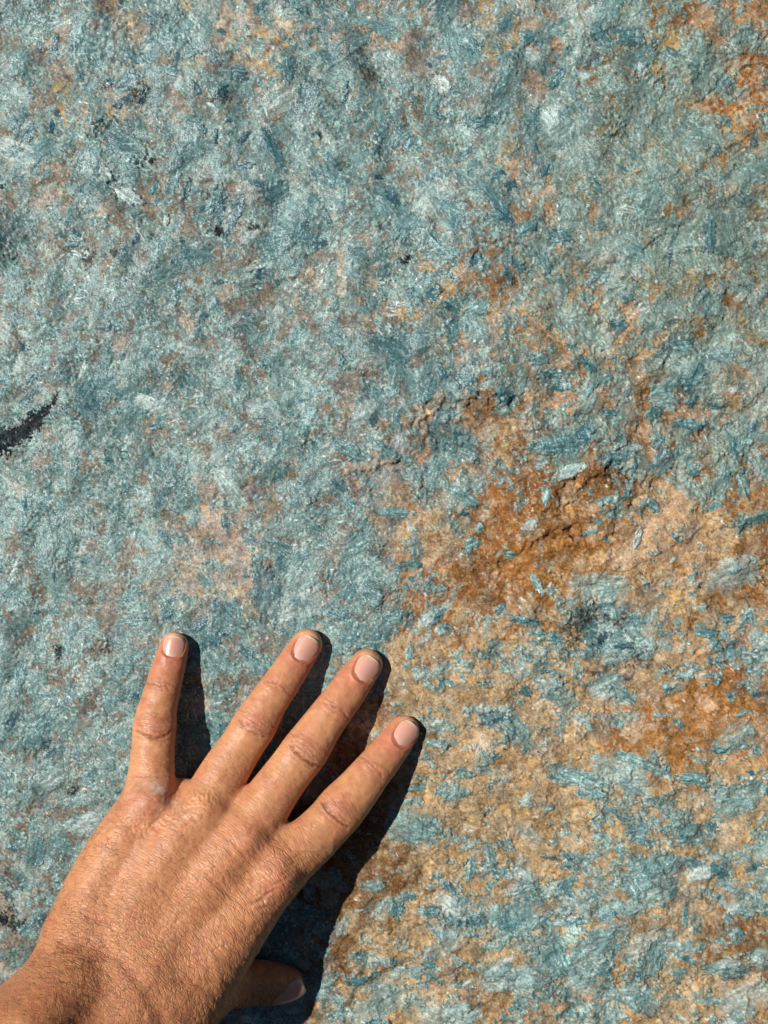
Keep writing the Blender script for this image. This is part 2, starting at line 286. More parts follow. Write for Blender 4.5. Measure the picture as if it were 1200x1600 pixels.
# --- the individual crystals one can pick out: x, y, length, width, angle (counter-clockwise), depth of tone
BLADES = [(60,70,16,12,90,.8),(85,65,30,12,80,.8),(120,52,50,26,75,.5),(230,30,30,14,-35,.7),(265,55,58,40,80,.4),(305,80,50,18,35,.5),(345,50,14,14,0,.6),(385,45,18,14,80,.5),
(165,125,24,14,20,.9),(195,120,45,16,25,.6),(190,156,40,16,35,.85),(222,145,36,14,70,1),(205,85,30,14,-35,.5),(225,90,26,18,-45,.6),(308,140,32,12,-65,.8),(345,146,35,16,40,.95),(375,115,26,24,0,.7),(265,110,30,18,-20,.5),
(45,210,36,18,50,.65),(20,195,24,14,60,.65),(80,195,28,10,80,.7),(20,237,30,20,20,.5),(70,232,50,30,50,.5),(150,170,80,32,82,.4),(190,220,90,46,-35,.5),(300,235,60,30,-10,.45),(140,250,60,44,70,.35),
(380,215,34,10,50,.8),(337,214,22,8,85,.85),(320,203,16,8,85,.8),(357,188,14,10,20,.75),(361,207,16,9,20,.75),(295,205,50,36,80,.45),(270,272,80,22,75,.42),(240,292,26,12,60,.6),(165,270,30,16,-60,.15),(200,306,62,26,-30,.12),(260,345,18,12,80,.05),
(340,320,60,28,82,.7),(290,295,40,14,80,.75),(375,322,42,18,70,.85),(385,260,32,14,15,.75),(360,352,40,18,60,.6),(215,375,20,12,50,.85),(250,390,50,30,70,.35),(120,365,18,9,-30,.8),(112,380,28,14,0,.4),(275,455,44,14,85,.65),(70,30,60,30,0,.4),(30,95,44,30,60,.4),
(428,232,76,18,-60,.65),(432,300,50,32,30,.55),(505,275,54,34,-40,.55),(540,142,42,10,88,.85),(595,200,34,12,42,.7),(590,222,32,13,80,.75),(638,221,34,15,70,.75),(755,190,52,18,10,.65),(690,132,36,24,-50,.02),(732,70,50,24,-40,.55),(685,175,30,10,-35,.65),(775,275,24,12,15,.75),(796,292,26,16,40,.75),(590,273,16,9,0,.9),(621,316,16,13,30,.8),
(772,318,86,22,-55,.5),(788,342,40,18,-40,.8),(702,322,50,30,-30,.5),(635,355,50,26,50,.5),(692,392,72,24,-45,.45),(500,380,26,13,15,.75),(473,355,30,15,70,.7),(430,380,60,38,20,.5),(405,422,24,16,60,.8),(555,392,40,38,0,.45),(510,337,30,12,-60,.6),(640,454,13,11,0,.75),(675,460,32,26,60,.65),(706,480,30,20,-30,.55),(747,482,38,28,20,.35),(738,410,30,16,40,.65),(792,430,30,13,-60,.7),(848,410,46,20,-60,.55),(875,370,42,24,-5,.6),(615,475,15,8,85,.85),(820,360,40,24,30,.5),(770,345,30,16,0,.5),
(861,586,44,20,5,.55),(879,603,40,18,-5,.68),(842,562,32,20,0,.45),(787,616,34,26,-45,.7),(759,582,22,13,0,.45),(964,511,32,24,30,.65),(919,571,30,14,-50,.6),(945,594,20,28,-50,.5),(920,611,28,12,45,.5),(1087,586,38,28,60,.5),(1035,616,42,38,0,.45),(1084,627,26,11,60,.6),(1119,633,24,12,-10,.6),(954,644,34,12,2,.65),(1024,646,32,26,40,.5),(1080,663,58,18,-8,.55),(911,679,44,24,50,.7),(868,696,92,28,4,.5),(960,716,68,22,15,.55),(966,697,28,10,20,.15),(1035,721,50,32,55,.6),(990,727,32,12,80,.6),(1029,691,22,16,60,.7),(964,685,18,10,30,.7),
(889,737,58,20,22,.12),(853,777,34,14,80,.3),(1022,791,30,18,-30,.5),(1084,734,26,24,0,.5),(1125,760,60,34,60,.4),(1116,790,28,12,40,.4),(943,783,26,12,25,.35),(975,775,26,12,45,.45),(934,815,13,12,0,.4),(922,832,28,10,20,.35),(1057,839,26,10,-35,.45),(997,841,34,11,70,.12),(838,912,46,15,-65,.3),(1178,811,60,18,15,.5),(795,867,22,14,0,.4),(1170,691,22,13,0,.5),(823,970,46,13,-12,.6),(924,942,11,10,0,.1),(1163,755,20,50,0,.35),
(583,658,20,14,45,.75),(602,702,64,16,-36,.5),(673,610,62,18,60,.55),(690,580,32,12,-70,.7),(743,617,26,10,-35,.5),(737,850,34,24,30,.4),(723,803,22,9,5,.75),(726,777,62,18,-30,.4),(617,800,64,16,-8,.4),(640,883,46,18,0,.5),(405,570,20,11,0,.7),(725,592,40,44,30,.65),(533,565,14,16,0,.7),(540,700,50,24,-30,.45),(480,650,44,24,60,.45),
(735,1356,48,20,82,.4),(767,1337,44,20,-70,.35),(670,1422,38,19,0,.6),(792,1442,30,23,0,.5),(832,1440,30,24,40,.25),(887,1382,44,18,40,.5),(897,1436,30,16,15,.55),(945,1425,34,14,25,.6),(860,1340,36,8,-15,.65),(1177,1352,30,13,25,.65),(1000,1375,50,26,60,.4),(1040,1347,32,22,60,.3),(1067,1307,18,14,0,.55),(955,1487,28,8,82,.65),(945,1497,24,8,-70,.65),(670,1505,24,14,0,.55),(1125,1172,30,10,5,.6),(925,1240,52,18,0,.4),(995,1295,36,28,0,.4),(1145,1455,28,20,0,.5),(1070,1430,36,9,85,.5),(1115,1567,42,14,-10,.35),(870,1500,60,44,-60,.4),(1020,1500,66,40,60,.4),(700,1385,40,14,-45,.5),(640,1400,20,14,0,.5),(620,1420,28,24,60,.5),(1050,1390,20,14,40,.5),
(865,997,23,20,0,.55),(943,997,30,14,30,.9),(973,1010,32,12,0,.9),(1103,988,42,17,0,.6),(1138,967,21,16,0,.7),(1040,1077,17,11,80,.7),(820,1080,22,17,-30,.7),(1173,1207,16,8,-40,.85),(955,1033,24,14,0,.3),(878,1090,60,40,-50,.3),(975,1085,50,24,-30,.3),(1060,1130,20,12,-40,.5),(1000,1190,90,18,-20,.35),(900,1215,90,28,-14,.35),(1080,1215,50,24,0,.45),
(260,961,32,14,35,.7),(213,970,42,16,0,.45),(313,978,32,12,50,.8),(335,1000,36,24,60,.8),(85,897,26,6,88,.75),(70,1087,36,8,2,.45),(212,1087,15,12,0,.75),(383,1017,32,15,-30,.6),(55,957,12,10,0,.7),(80,1215,60,34,30,.2),(140,1215,16,14,0,.55),(25,1320,24,14,-30,.7),(60,1330,50,26,80,.5),(180,640,20,10,0,.6),(240,668,22,10,0,.65),(265,757,26,18,20,.5),(250,735,20,18,60,.5),(170,720,18,10,0,.7),(193,712,22,10,-10,.4),(385,695,40,22,30,.3),(35,540,18,7,-45,.75),(190,557,14,12,0,.7),(265,585,14,10,0,.7),(40,780,30,22,80,.5),(140,770,20,14,80,.55),
(330,320,40,20,70,.5),(640,720,30,14,-20,.3),(675,160,40,20,60,.4),(450,110,24,40,0,.6),(480,150,60,40,70,.65),(560,60,50,30,20,.6),(825,60,30,22,40,.6),(980,60,50,28,0,.6),(1000,90,60,36,30,.6),(960,145,26,26,-45,.2),(870,125,40,14,50,.7),(850,270,34,14,60,.7),(935,355,20,16,0,.65),(1105,370,50,24,85,.6),(1045,405,30,6,82,.85),(1115,240,20,10,60,.6),(990,395,46,34,-20,.4),(965,505,22,22,0,.7),(915,465,28,28,20,.3),(975,465,20,16,-20,.55),(935,430,34,26,0,.45),(1095,480,46,46,60,.35),(1125,555,46,24,0,.35),(1060,540,50,20,0,.45),(60,1140,40,20,60,.4),(30,1060,60,16,80,.45),(440,855,50,20,-25,.35),(470,870,30,16,20,.4),(560,850,60,34,30,.4),(545,925,32,22,60,.55),(580,935,40,30,-30,.5),(530,960,40,20,0,.5),(685,960,34,14,60,.4),(605,965,26,12,5,.4),(615,960,30,20,10,.35),(640,1020,16,30,0,.3),(620,890,18,14,0,.6),(545,1000,30,14,0,.5),(590,997,14,20,0,.4),(680,1160,40,14,-12,.3),(650,1230,34,12,0,.4),(720,1240,40,12,10,.3)]
PATCH = []
for k in range(620):      # further distinct blades between the larger ones
    x, y = rng.uniform(X0 + 30, X1 - 30), rng.uniform(Y0 + 30, Y1 - 30); T, r, mv = sampT(x, y)
    if mv < -.5 or (y > 850 and rng.random() < .5): continue
    L = rng.uniform(14, 38); c = tone(np.clip(rng.normal(.60, .14), .3, .9))
    if r > .5 and y < 560: c = c * .75 + lin(112, 138, 132) * .25
    stamp(x, y, L, L * rng.uniform(.26, .55), angle_at(x, y, r), c, op=rng.uniform(.6, .95), lift=.3, ragged=rng.uniform(.25, .45), fibr=.28, tilt=.03, gl=.8, relax=.8, frost=rng.uniform(.05, .3), power=rng.choice([1.7, 2.4, 3.6]))
for b in BLADES:
    x, y, L, W, an, t = b
    _, r, _ = sampT(x, y)
    c = tone(t * .98)
    if r > .5 and y < 560: c = c * .8 + lin(112, 138, 132) * .2
    if W > L: L, W, an = W, L, an + 90
    raised = 1.8 if t < .2 else .5
    pr = stamp(x, y, L, W, an, c, op=.96 if W < 30 else .8, lift=.2, ragged=.40, fibr=.30, tilt=.04, want=True, gl=.8, relax=.9, frost=.16, power=rng.choice([1.7, 2.4, 3.6]))
    if pr: PATCH.append((pr, raised + .5 * r))
# sprays of pale needles
for k in range(170):
    x, y = rng.uniform(X0 + 20, X1 - 20), rng.uniform(Y0 + 20, Y1 - 20)
    if F_T[int((y - Y0) / STEP), int((x - X0) / STEP)] < .5 and rng.random() < .7: continue
    a0 = rng.uniform(0, 180); sp = rng.uniform(5, 15)
    for j in range(rng.integers(4, 11)):
        stamp(x + rng.normal(0, sp), y + rng.normal(0, sp), rng.uniform(7, 20), rng.uniform(1.8, 4), a0 + rng.normal(0, 14), lin(196, 214, 210), op=rng.uniform(.3, .7), lift=.25, tilt=.05, gl=1, ragged=.5)
vein()
# thin rusty seams running between the crystals on the right
s1_ = np.abs(fnoise(7, 70, 1.15, seed=401)); s2_ = np.abs(fnoise(4, 34, 1.0, seed=402)); gt = sst(fnoise(14, 90, 1.1, seed=403), -.2, .9)
sa = np.clip(np.exp(-(s1_ / .085) ** 2) + .8 * np.exp(-(s2_ / .075) ** 2), 0, 1) * gt * sst(F_R, .12, .4) * (1 - low * .6)
sa = (sa * (.55 + .45 * sst(g1, -1, 1)) * .9)[..., None]
sc2 = lin(190, 116, 44) * sel + lin(150, 84, 32) * (1 - sel)
C[:] = C * (1 - sa) + sc2 * np.exp(.2 * g2)[..., None] * sa; H[:] -= .8 * sa[..., 0]
# pale glassy flecks
for k in range(3200):
    x, y = rng.uniform(X0 + 10, X1 - 10), rng.uniform(Y0 + 10, Y1 - 10)
    stamp(x, y, rng.uniform(3, 8), rng.uniform(1.8, 4), rng.uniform(0, 180), lin(214, 214, 204), op=rng.uniform(.2, .7), lift=.5, tilt=.12, gl=1)
H += (HB - H) * (F_S * .7 * (1 - TM))
C *= 1.08
for w_ in (3.0,):      # mineral grains have sharp borders
    kf = np.exp(-((_fx ** 2 + _fy ** 2) * (w_ ** 2)) * 6)
    for c_ in range(3): C[..., c_] += .22 * (C[..., c_] - np.fft.irfft2(np.fft.rfft2(C[..., c_]) * kf, s=(NY, NX)))

lum = C.mean(-1, keepdims=True); ds = (.10 - .08 * RIGHT * (1 - TM))[..., None]; C = C * (1 - ds) + lum * ds
C = np.clip(C, .004, .75).astype(np.float32)

# ------------------------------------------------------------------ materials
def new_mat(name):
    m = bpy.data.materials.new(name); m.use_nodes = True; m.node_tree.nodes.clear()
    return m, m.node_tree
def N(nt, t, **kw):
    n = nt.nodes.new(t)
    for k, v in kw.items():
        if k in n.inputs: n.inputs[k].default_value = v
        else: setattr(n, k, v)
    return n
def math_n(nt, op, a, b):
    n = nt.nodes.new('ShaderNodeMath'); n.operation = op
    for i, v in enumerate((a, b)):
        if isinstance(v, (int, float)): n.inputs[i].default_value = v
        else: nt.links.new(v, n.inputs[i])
    return n.outputs[0]

def rock_material():
    m, nt = new_mat('mineral_rock'); L = nt.links.new
    out = N(nt, 'ShaderNodeOutputMaterial'); p = N(nt, 'ShaderNodeBsdfPrincipled')
    at = N(nt, 'ShaderNodeAttribute', attribute_name='col'); ag = N(nt, 'ShaderNodeAttribute', attribute_name='sheen')
    geo = N(nt, 'ShaderNodeNewGeometry')
    n1 = N(nt, 'ShaderNodeTexNoise', Scale=1500.0, Detail=5.0, Roughness=.65); L(geo.outputs['Position'], n1.inputs['Vector'])
    mr = N(nt, 'ShaderNodeMapRange'); L(n1.outputs[0], mr.inputs[0])
    for i, v in zip((1, 2, 3, 4), (.3, .7, .80, 1.2)): mr.inputs[i].default_value = v
    mul = N(nt, 'ShaderNodeVectorMath', operation='MULTIPLY'); L(at.outputs['Color'], mul.inputs[0]); L(mr.outputs[0], mul.inputs[1])
    L(mul.outputs[0], p.inputs['Base Color'])
    # crystal facets: a random tilt for every tiny cell
    vo = N(nt, 'ShaderNodeTexVoronoi', Scale=2100.0); L(geo.outputs['Position'], vo.inputs['Vector'])
    sub = N(nt, 'ShaderNodeVectorMath', operation='SUBTRACT'); L(vo.outputs['Color'], sub.inputs[0]); sub.inputs[1].default_value = (.5, .5, .5)
    sc_ = N(nt, 'ShaderNodeVectorMath', operation='SCALE'); L(sub.outputs[0], sc_.inputs[0]); sc_.inputs['Scale'].default_value = .40
    bp = N(nt, 'ShaderNodeBump', Strength=.35, Distance=.0004); L(n1.outputs[0], bp.inputs['Height'])
    add = N(nt, 'ShaderNodeVectorMath', operation='ADD'); L(bp.outputs[0], add.inputs[0]); L(sc_.outputs[0], add.inputs[1])
    nn = N(nt, 'ShaderNodeVectorMath', operation='NORMALIZE'); L(add.outputs[0], nn.inputs[0])
    L(nn.outputs[0], p.inputs['Normal'])
    rr = N(nt, 'ShaderNodeMapRange'); L(ag.outputs['Fac'], rr.inputs[0])
    for i, v in zip((1, 2, 3, 4), (0, 1, .46, .30)): rr.inputs[i].default_value = v
    L(rr.outputs[0], p.inputs['Roughness'])
    p.inputs['IOR'].default_value = 1.5
    vs = N(nt, 'ShaderNodeTexVoronoi', Scale=900.0); L(geo.outputs['Position'], vs.inputs['Vector'])
    sepc = N(nt, 'ShaderNodeSeparateColor'); L(vs.outputs['Color'], sepc.inputs[0])
    big = math_n(nt, 'GREATER_THAN', sepc.outputs[0], .84)
    cw = math_n(nt, 'MULTIPLY', math_n(nt, 'MULTIPLY', big, .95), math_n(nt, 'ADD', math_n(nt, 'MULTIPLY', ag.outputs['Fac'], .75), .12))
    L(math_n(nt, 'ADD', math_n(nt, 'MULTIPLY', ag.outputs['Fac'], .5), .06), p.inputs['Specular IOR Level'])
    s2 = N(nt, 'ShaderNodeVectorMath', operation='SUBTRACT'); L(vs.outputs['Color'], s2.inputs[0]); s2.inputs[1].default_value = (.5, .5, .5)
    s3 = N(nt, 'ShaderNodeVectorMath', operation='SCALE'); L(s2.outputs[0], s3.inputs[0]); s3.inputs['Scale'].default_value = 1.3
    a2 = N(nt, 'ShaderNodeVectorMath', operation='ADD'); L(geo.outputs['Normal'], a2.inputs[0]); L(s3.outputs[0], a2.inputs[1])
    n2 = N(nt, 'ShaderNodeVectorMath', operation='NORMALIZE'); L(a2.outputs[0], n2.inputs[0])
    L(n2.outputs[0], p.inputs['Coat Normal']); L(cw, p.inputs['Coat Weight']); p.inputs['Coat Roughness'].default_value = .16
    L(p.outputs[0], out.inputs[0])
    return m

def build_mesh(name, co, quads, mat, parent=None, cols=None, extra=None, tris=None, smooth=True):
    me = bpy.data.meshes.new(name)
    co = np.asarray(co, np.float32)
    me.vertices.add(len(co)); me.vertices.foreach_set('co', co.ravel())
    faces = np.asarray(quads, np.int32); nl = faces.size; k = faces.shape[1]
    me.loops.add(nl); me.loops.foreach_set('vertex_index', faces.ravel())
    me.polygons.add(len(faces)); me.polygons.foreach_set('loop_start', np.arange(0, nl, k, dtype=np.int32))
    me.polygons.foreach_set('use_smooth', np.full(len(faces), smooth))
    me.update(calc_edges=True)
    if cols is not None:
        a = me.attributes.new('col', 'FLOAT_COLOR', 'POINT')
        a.data.foreach_set('color', np.concatenate([cols, np.ones((len(co), 1))], 1).astype(np.float32).ravel())
    for kx, v in (extra or {}).items():
        a = me.attributes.new(kx, 'FLOAT', 'POINT'); a.data.foreach_set('value', v.astype(np.float32).ravel())
    me.materials.append(mat)
    o = bpy.data.objects.new(name, me); COL.objects.link(o)
    if parent: o.parent = parent
    return o

def to_world(X, Y, Z): return np.stack([(X - 600) * S, (800 - Y) * S, Z * S], -1)

# ------------------------------------------------------------------ the slab
m_rock = rock_material()
def axis_idx(n, lo, hi):
    a = np.arange(0, n); core = (a >= lo) & (a <= hi); keep = core | (a % 5 == 0) | (a == n - 1); return a[keep]
ci = axis_idx(NX, int((-24 - X0) / STEP), int((1224 - X0) / STEP)); ri = axis_idx(NY, int((-24 - Y0) / STEP), int((1624 - Y0) / STEP))
sub = np.ix_(ri, ci)
P = to_world(GX[sub], GY[sub], H[sub]).reshape(-1, 3)
nr, nc = len(ri), len(ci)
idx = np.arange(nr * nc).reshape(nr, nc)
Q = np.stack([idx[:-1, :-1], idx[1:, :-1], idx[1:, 1:], idx[:-1, 1:]], -1).reshape(-1, 4)
rock = build_mesh('rock_face', P, Q, m_rock, cols=C[sub].reshape(-1, 3), extra={'sheen': GL[sub].ravel()})
rock.location = (0, 0, 1.4); rock.rotation_euler = (math.radians(90), 0, 0)      # the slab stands upright
rock['kind'] = 'structure'; rock['label'] = 'rough blue-green and rust-orange mineral rock face filling the background'

# each crystal one can pick out is a low solid lying in the slab
PATCH.sort(key=lambda p: -float(p[0][4].sum()))
for (x0, x1, y0, y1, m), raised in PATCH[:298]:
    s_ = np.s_[y0:y1, x0:x1]
    hh = H[s_] + np.where(m > .02, raised * sst(m, .0, .9) - .25, -1.2) + .0
    hh = hh - (m <= .02) * 1.0
    keepv = m > .02
    k2 = keepv.copy(); k2[1:] |= keepv[:-1]; k2[:-1] |= keepv[1:]; k2[:, 1:] |= keepv[:, :-1]; k2[:, :-1] |= keepv[:, 1:]
    cell = k2[:-1, :-1] & k2[1:, :-1] & k2[1:, 1:] & k2[:-1, 1:]
    if cell.sum() < 4: continue
    ids = -np.ones(m.shape, int)
    I = np.arange(m.size).reshape(m.shape)
    q = np.stack([I[:-1, :-1][cell], I[1:, :-1][cell], I[1:, 1:][cell], I[:-1, 1:][cell]], -1)
    used, inv = np.unique(q, return_inverse=True); q = inv.reshape(q.shape)
    P = to_world(GX[s_], GY[s_], hh).reshape(-1, 3)[used]
    build_mesh('crystal_blade', P, q, m_rock, parent=rock, cols=C[s_].reshape(-1, 3)[used], extra={'sheen': GL[s_].ravel()[used]})

#HAND_PART
# ------------------------------------------------------------------ the hand: one continuous surface from a distance field
VX = 1.9
HB0 = np.array([-330.0, 955.0, -14.0]); HB1 = np.array([720.0, 1990.0, 470.0])
def ip(x, y, z, r):            # picture position at height z -> place over the slab
    k = (DCAM - z) / DCAM
    return (600 + (x - 600) * k, 800 + (y - 800) * k, z, r * k)
def chain(pts, n=5):
    p = np.array([ip(*q) for q in pts]); out = []
    for i in range(len(p) - 1):
        a, b, c, d = p[max(i - 1, 0)], p[i], p[i + 1], p[min(i + 2, len(p) - 1)]
        for t in np.arange(n) / n:
            out.append(.5 * (2 * b + (c - a) * t + (2 * a - 5 * b + 4 * c - d) * t * t + (3 * b - a - 3 * c + d) * t ** 3))
    out.append(p[-1]); return np.array(out)
dims = np.ceil((HB1 - HB0) / VX).astype(int)
F = np.full(dims, 60.0, np.float32)
axs = [HB0[i] + np.arange(dims[i]) * VX for i in range(3)]
def cone(a, b, ra, rb, pad, fz=1.0):
    lo = np.minimum(a - ra, b - rb) - pad; hi = np.maximum(a + ra, b + rb) + pad
    i0 = np.clip(((lo - HB0) / VX).astype(int), 0, dims); i1 = np.clip(((hi - HB0) / VX).astype(int) + 1, 0, dims)
    if np.any(i1 - i0 < 2): return None, None
    s_ = tuple(slice(i0[k], i1[k]) for k in range(3))
    x = (axs[0][s_[0]] - a[0])[:, None, None].astype(np.float32); y = (axs[1][s_[1]] - a[1])[None, :, None].astype(np.float32); z = ((axs[2][s_[2]] - a[2]) * fz)[None, None, :].astype(np.float32)
    ab = (b - a) * np.array([1, 1, fz]); L2 = max(float(ab @ ab), 1e-6)
    t = np.clip((x * ab[0] + y * ab[1] + z * ab[2]) / L2, 0, 1)
    d = np.sqrt((x - t * ab[0]) ** 2 + (y - t * ab[1]) ** 2 + (z - t * ab[2]) ** 2) - (ra + t * (rb - ra))
    return s_, d.astype(np.float32)
def smin(a, b, k):
    h = np.maximum(k - np.abs(a - b), 0) / k
    return np.minimum(a, b) - h * h * h * k / 6
def add_chain(pts, k, n=5, fz=1.0):
    c = chain(pts, n)
    lo = (c[:, :3] - c[:, 3:]).min(0) - k - 6; hi = (c[:, :3] + c[:, 3:]).max(0) + k + 6
    i0 = np.clip(((lo - HB0) / VX).astype(int), 0, dims); i1 = np.clip(((hi - HB0) / VX).astype(int) + 1, 0, dims)
    sh = i1 - i0; G = np.full(sh, 60.0, np.float32)
    for a, b in zip(c[:-1], c[1:]):
        s_, d = cone(a[:3], b[:3], a[3], b[3], k + 5, fz)
        if s_ is None: continue
        l_ = tuple(slice(s_[q].start - i0[q], s_[q].stop - i0[q]) for q in range(3))
        G[l_] = np.minimum(G[l_], d)
    g_ = tuple(slice(i0[q], i1[q]) for q in range(3))
    F[g_] = smin(F[g_], G, k)
# palm: the metacarpals, from each knuckle to the wrist
PALM = [
 ([(430, 1358, 92, 47), (398, 1398, 97, 52), (340, 1470, 116, 64), (270, 1560, 140, 78)], 30),
 ([(378, 1312, 86, 49), (335, 1365, 100, 55), (280, 1440, 116, 62), (215, 1550, 146, 76)], 30),
 ([(318, 1268, 76, 46), (275, 1325, 92, 54), (225, 1410, 114, 62), (170, 1530, 144, 74)], 30),
 ([(234, 1254, 75, 43), (206, 1300, 84, 49), (168, 1370, 100, 56), (130, 1460, 126, 62)], 30),
 # wrist and forearm
 ([(225, 1540, 150, 82), (140, 1640, 200, 90), (20, 1780, 300, 98), (-130, 1960, 430, 105)], 40),
 ([(135, 1500, 142, 66), (60, 1590, 205, 76), (-60, 1700, 300, 84), (-220, 1850, 430, 90)], 40),
 # head of the ulna: the bump on the back of the wrist
 ([(112, 1552, 208, 48), (50, 1620, 262, 58)], 40),
 # ball of the thumb
 ([(245, 1600, 140, 62), (300, 1560, 104, 52), (345, 1530, 72, 42)], 34),
 # webs between the fingers
 ([(288, 1232, 56, 16), (262, 1236, 56, 18)], 16), ([(378, 1246, 66, 14), (352, 1252, 68, 18)], 16), ([(440, 1300, 80, 15), (416, 1318, 80, 20)], 16),
]
for pts, k in PALM: add_chain(pts, k)
FING = {
 'little': ([(272, 1010, 12, 23), (266, 1034, 17, 25.5), (259, 1058, 24, 27), (253, 1082, 33, 28.5), (246, 1108, 40, 30.5), (242, 1134, 46, 33.8), (240, 1160, 52, 33.2), (238, 1186, 60, 34.5), (236, 1214, 68, 37), (234, 1250, 76, 40)]),
 'ring': ([(480, 1006, 12, 24), (469, 1023, 17, 26), (454, 1046, 24, 27.5), (437, 1071, 34, 29), (417, 1100, 42, 31), (398, 1132, 48, 35), (382, 1158, 51, 34.5), (362, 1188, 56, 36.5), (343, 1220, 64, 39), (320, 1264, 74, 42)]),
 'middle': ([(573, 1038, 12, 25), (560, 1056, 18, 27.5), (543, 1080, 26, 29.5), (522, 1108, 37, 31), (500, 1138, 46, 33), (477, 1172, 53, 37), (456, 1200, 58, 36.5), (433, 1231, 66, 38), (409, 1266, 76, 41), (380, 1308, 86, 45)]),
 'index': ([(631, 1142, 12, 24.5), (618, 1160, 18, 27), (600, 1183, 27, 29.5), (580, 1207, 39, 31.5), (556, 1237, 49, 35), (534, 1262, 57, 38.5), (514, 1285, 65, 38), (488, 1311, 74, 40), (460, 1335, 83, 43), (432, 1357, 92, 46)]),
}
for pts in FING.values(): add_chain(pts, 13, n=4, fz=1.24)
THUMB = [(447, 1538, 20, 27), (428, 1537, 28, 31), (402, 1535, 38, 33), (375, 1536, 50, 35), (345, 1538, 66, 40), (305, 1555, 98, 50)]
add_chain(THUMB, 14, n=4)
# pads pressed flat on the stone: the surface never sinks far below the slab
# surface nets
inside = F < 0
cc = np.zeros(tuple(d - 1 for d in dims), np.uint8)
for i in (0, 1):
    for j in (0, 1):
        for k in (0, 1):
            cc += inside[i:dims[0] - 1 + i, j:dims[1] - 1 + j, k:dims[2] - 1 + k]
act = np.argwhere((cc > 0) & (cc < 8)); del cc
lut = -np.ones(tuple(d - 1 for d in dims), np.int32); lut[act[:, 0], act[:, 1], act[:, 2]] = np.arange(len(act))
corners = [(i, j, k) for i in (0, 1) for j in (0, 1) for k in (0, 1)]
vals = [F[act[:, 0] + i, act[:, 1] + j, act[:, 2] + k] for i, j, k in corners]
acc = np.zeros((len(act), 3)); cnt = np.zeros(len(act))
for a in range(8):
    for b in range(a + 1, 8):
        if sum(abs(corners[a][q] - corners[b][q]) for q in range(3)) != 1: continue
        va, vb = vals[a], vals[b]; cr = (va < 0) != (vb < 0)
        t = np.where(cr, va / np.where(cr, va - vb, 1), 0)
        pa, pb = np.array(corners[a], float), np.array(corners[b], float)
        acc += cr[:, None] * (pa + t[:, None] * (pb - pa)); cnt += cr
V = HB0 + (act + acc / cnt[:, None]) * VX
quads = []
for ax in range(3):
    sl0 = [slice(None)] * 3; sl1 = [slice(None)] * 3; sl0[ax] = slice(0, -1); sl1[ax] = slice(1, None)
    A_, B_ = inside[tuple(sl0)], inside[tuple(sl1)]
    e = np.argwhere(A_ != B_); o1, o2 = [(1, 2), (2, 0), (0, 1)][ax]
    e = e[(e[:, o1] > 0) & (e[:, o2] > 0) & (e[:, o1] < dims[o1] - 1) & (e[:, o2] < dims[o2] - 1)]
    flip = A_[e[:, 0], e[:, 1], e[:, 2]]
    def at_(d1, d2):
        q = e.copy(); q[:, o1] -= d1; q[:, o2] -= d2; return lut[q[:, 0], q[:, 1], q[:, 2]]
    q = np.stack([at_(1, 1), at_(0, 1), at_(0, 0), at_(1, 0)], -1)
    q[~flip] = q[~flip][:, ::-1]; quads.append(q)
HQ = np.concatenate(quads); HQ = HQ[(HQ >= 0).all(1)]
del lut, inside
# relax, then measure normals
ed = np.concatenate([HQ[:, [0, 1]], HQ[:, [1, 2]], HQ[:, [2, 3]], HQ[:, [3, 0]]])
deg = np.bincount(ed.ravel(), minlength=len(V)).astype(float)
def relax_v(V, w_):
    s = np.stack([np.bincount(ed[:, 0], V[ed[:, 1], i], len(V)) + np.bincount(ed[:, 1], V[ed[:, 0], i], len(V)) for i in range(3)], -1) / deg[:, None]
    return V + w_ * (s - V)
for it in range(9): V = relax_v(V, .62); V = relax_v(V, -.60) if it % 3 == 1 else V
def vnormals(V):
    n = np.cross(V[HQ[:, 2]] - V[HQ[:, 0]], V[HQ[:, 3]] - V[HQ[:, 1]])
    out = np.stack([sum(np.bincount(HQ[:, k], n[:, i], len(V)) for k in range(4)) for i in range(3)], -1)
    return out / (np.linalg.norm(out, axis=1, keepdims=True) + 1e-9)
del F
NRM = vnormals(V)
# make sure the normals point outwards (y runs down the picture in these coordinates)
if NRM[V[:, 2].argmax(), 2] < 0: NRM = -NRM
kk = DCAM / (DCAM - V[:, 2]); IX = 600 + (V[:, 0] - 600) * kk; IY = 800 + (V[:, 1] - 800) * kk
UP = sst(NRM[:, 2], -.15, .35)
def smp(fld, x, y):
    """bilinear sample of a raster field at picture positions (wrapped)"""
    u = ((x - X0) / STEP) % (NX - 2); v = ((y - Y0) / STEP) % (NY - 2)
    a = u.astype(int); b = v.astype(int); fu = u - a; fv = v - b
    return fld[b, a] * (1 - fu) * (1 - fv) + fld[b, a + 1] * fu * (1 - fv) + fld[b + 1, a] * (1 - fu) * fv + fld[b + 1, a + 1] * fu * fv
def g2d(x, y, rx, ry=None, ang=0):
    ry = ry or rx; a = math.radians(ang); dx = IX - x; dy = IY - y
    u = dx * math.cos(a) - dy * math.sin(a); v = dx * math.sin(a) + dy * math.cos(a)
    return np.exp(-(u / rx) ** 2 - (v / ry) ** 2)
disp = np.zeros(len(V)); dark = np.zeros(len(V)); red = np.zeros(len(V)); yel = np.zeros(len(V)); whi = np.zeros(len(V))
nz1 = smp(g1, IX * 1.0, IY * 1.0); nz3 = smp(g3, IX, IY); nzf = smp(fnoise(6, 60, 1.2, seed=300), IX, IY)
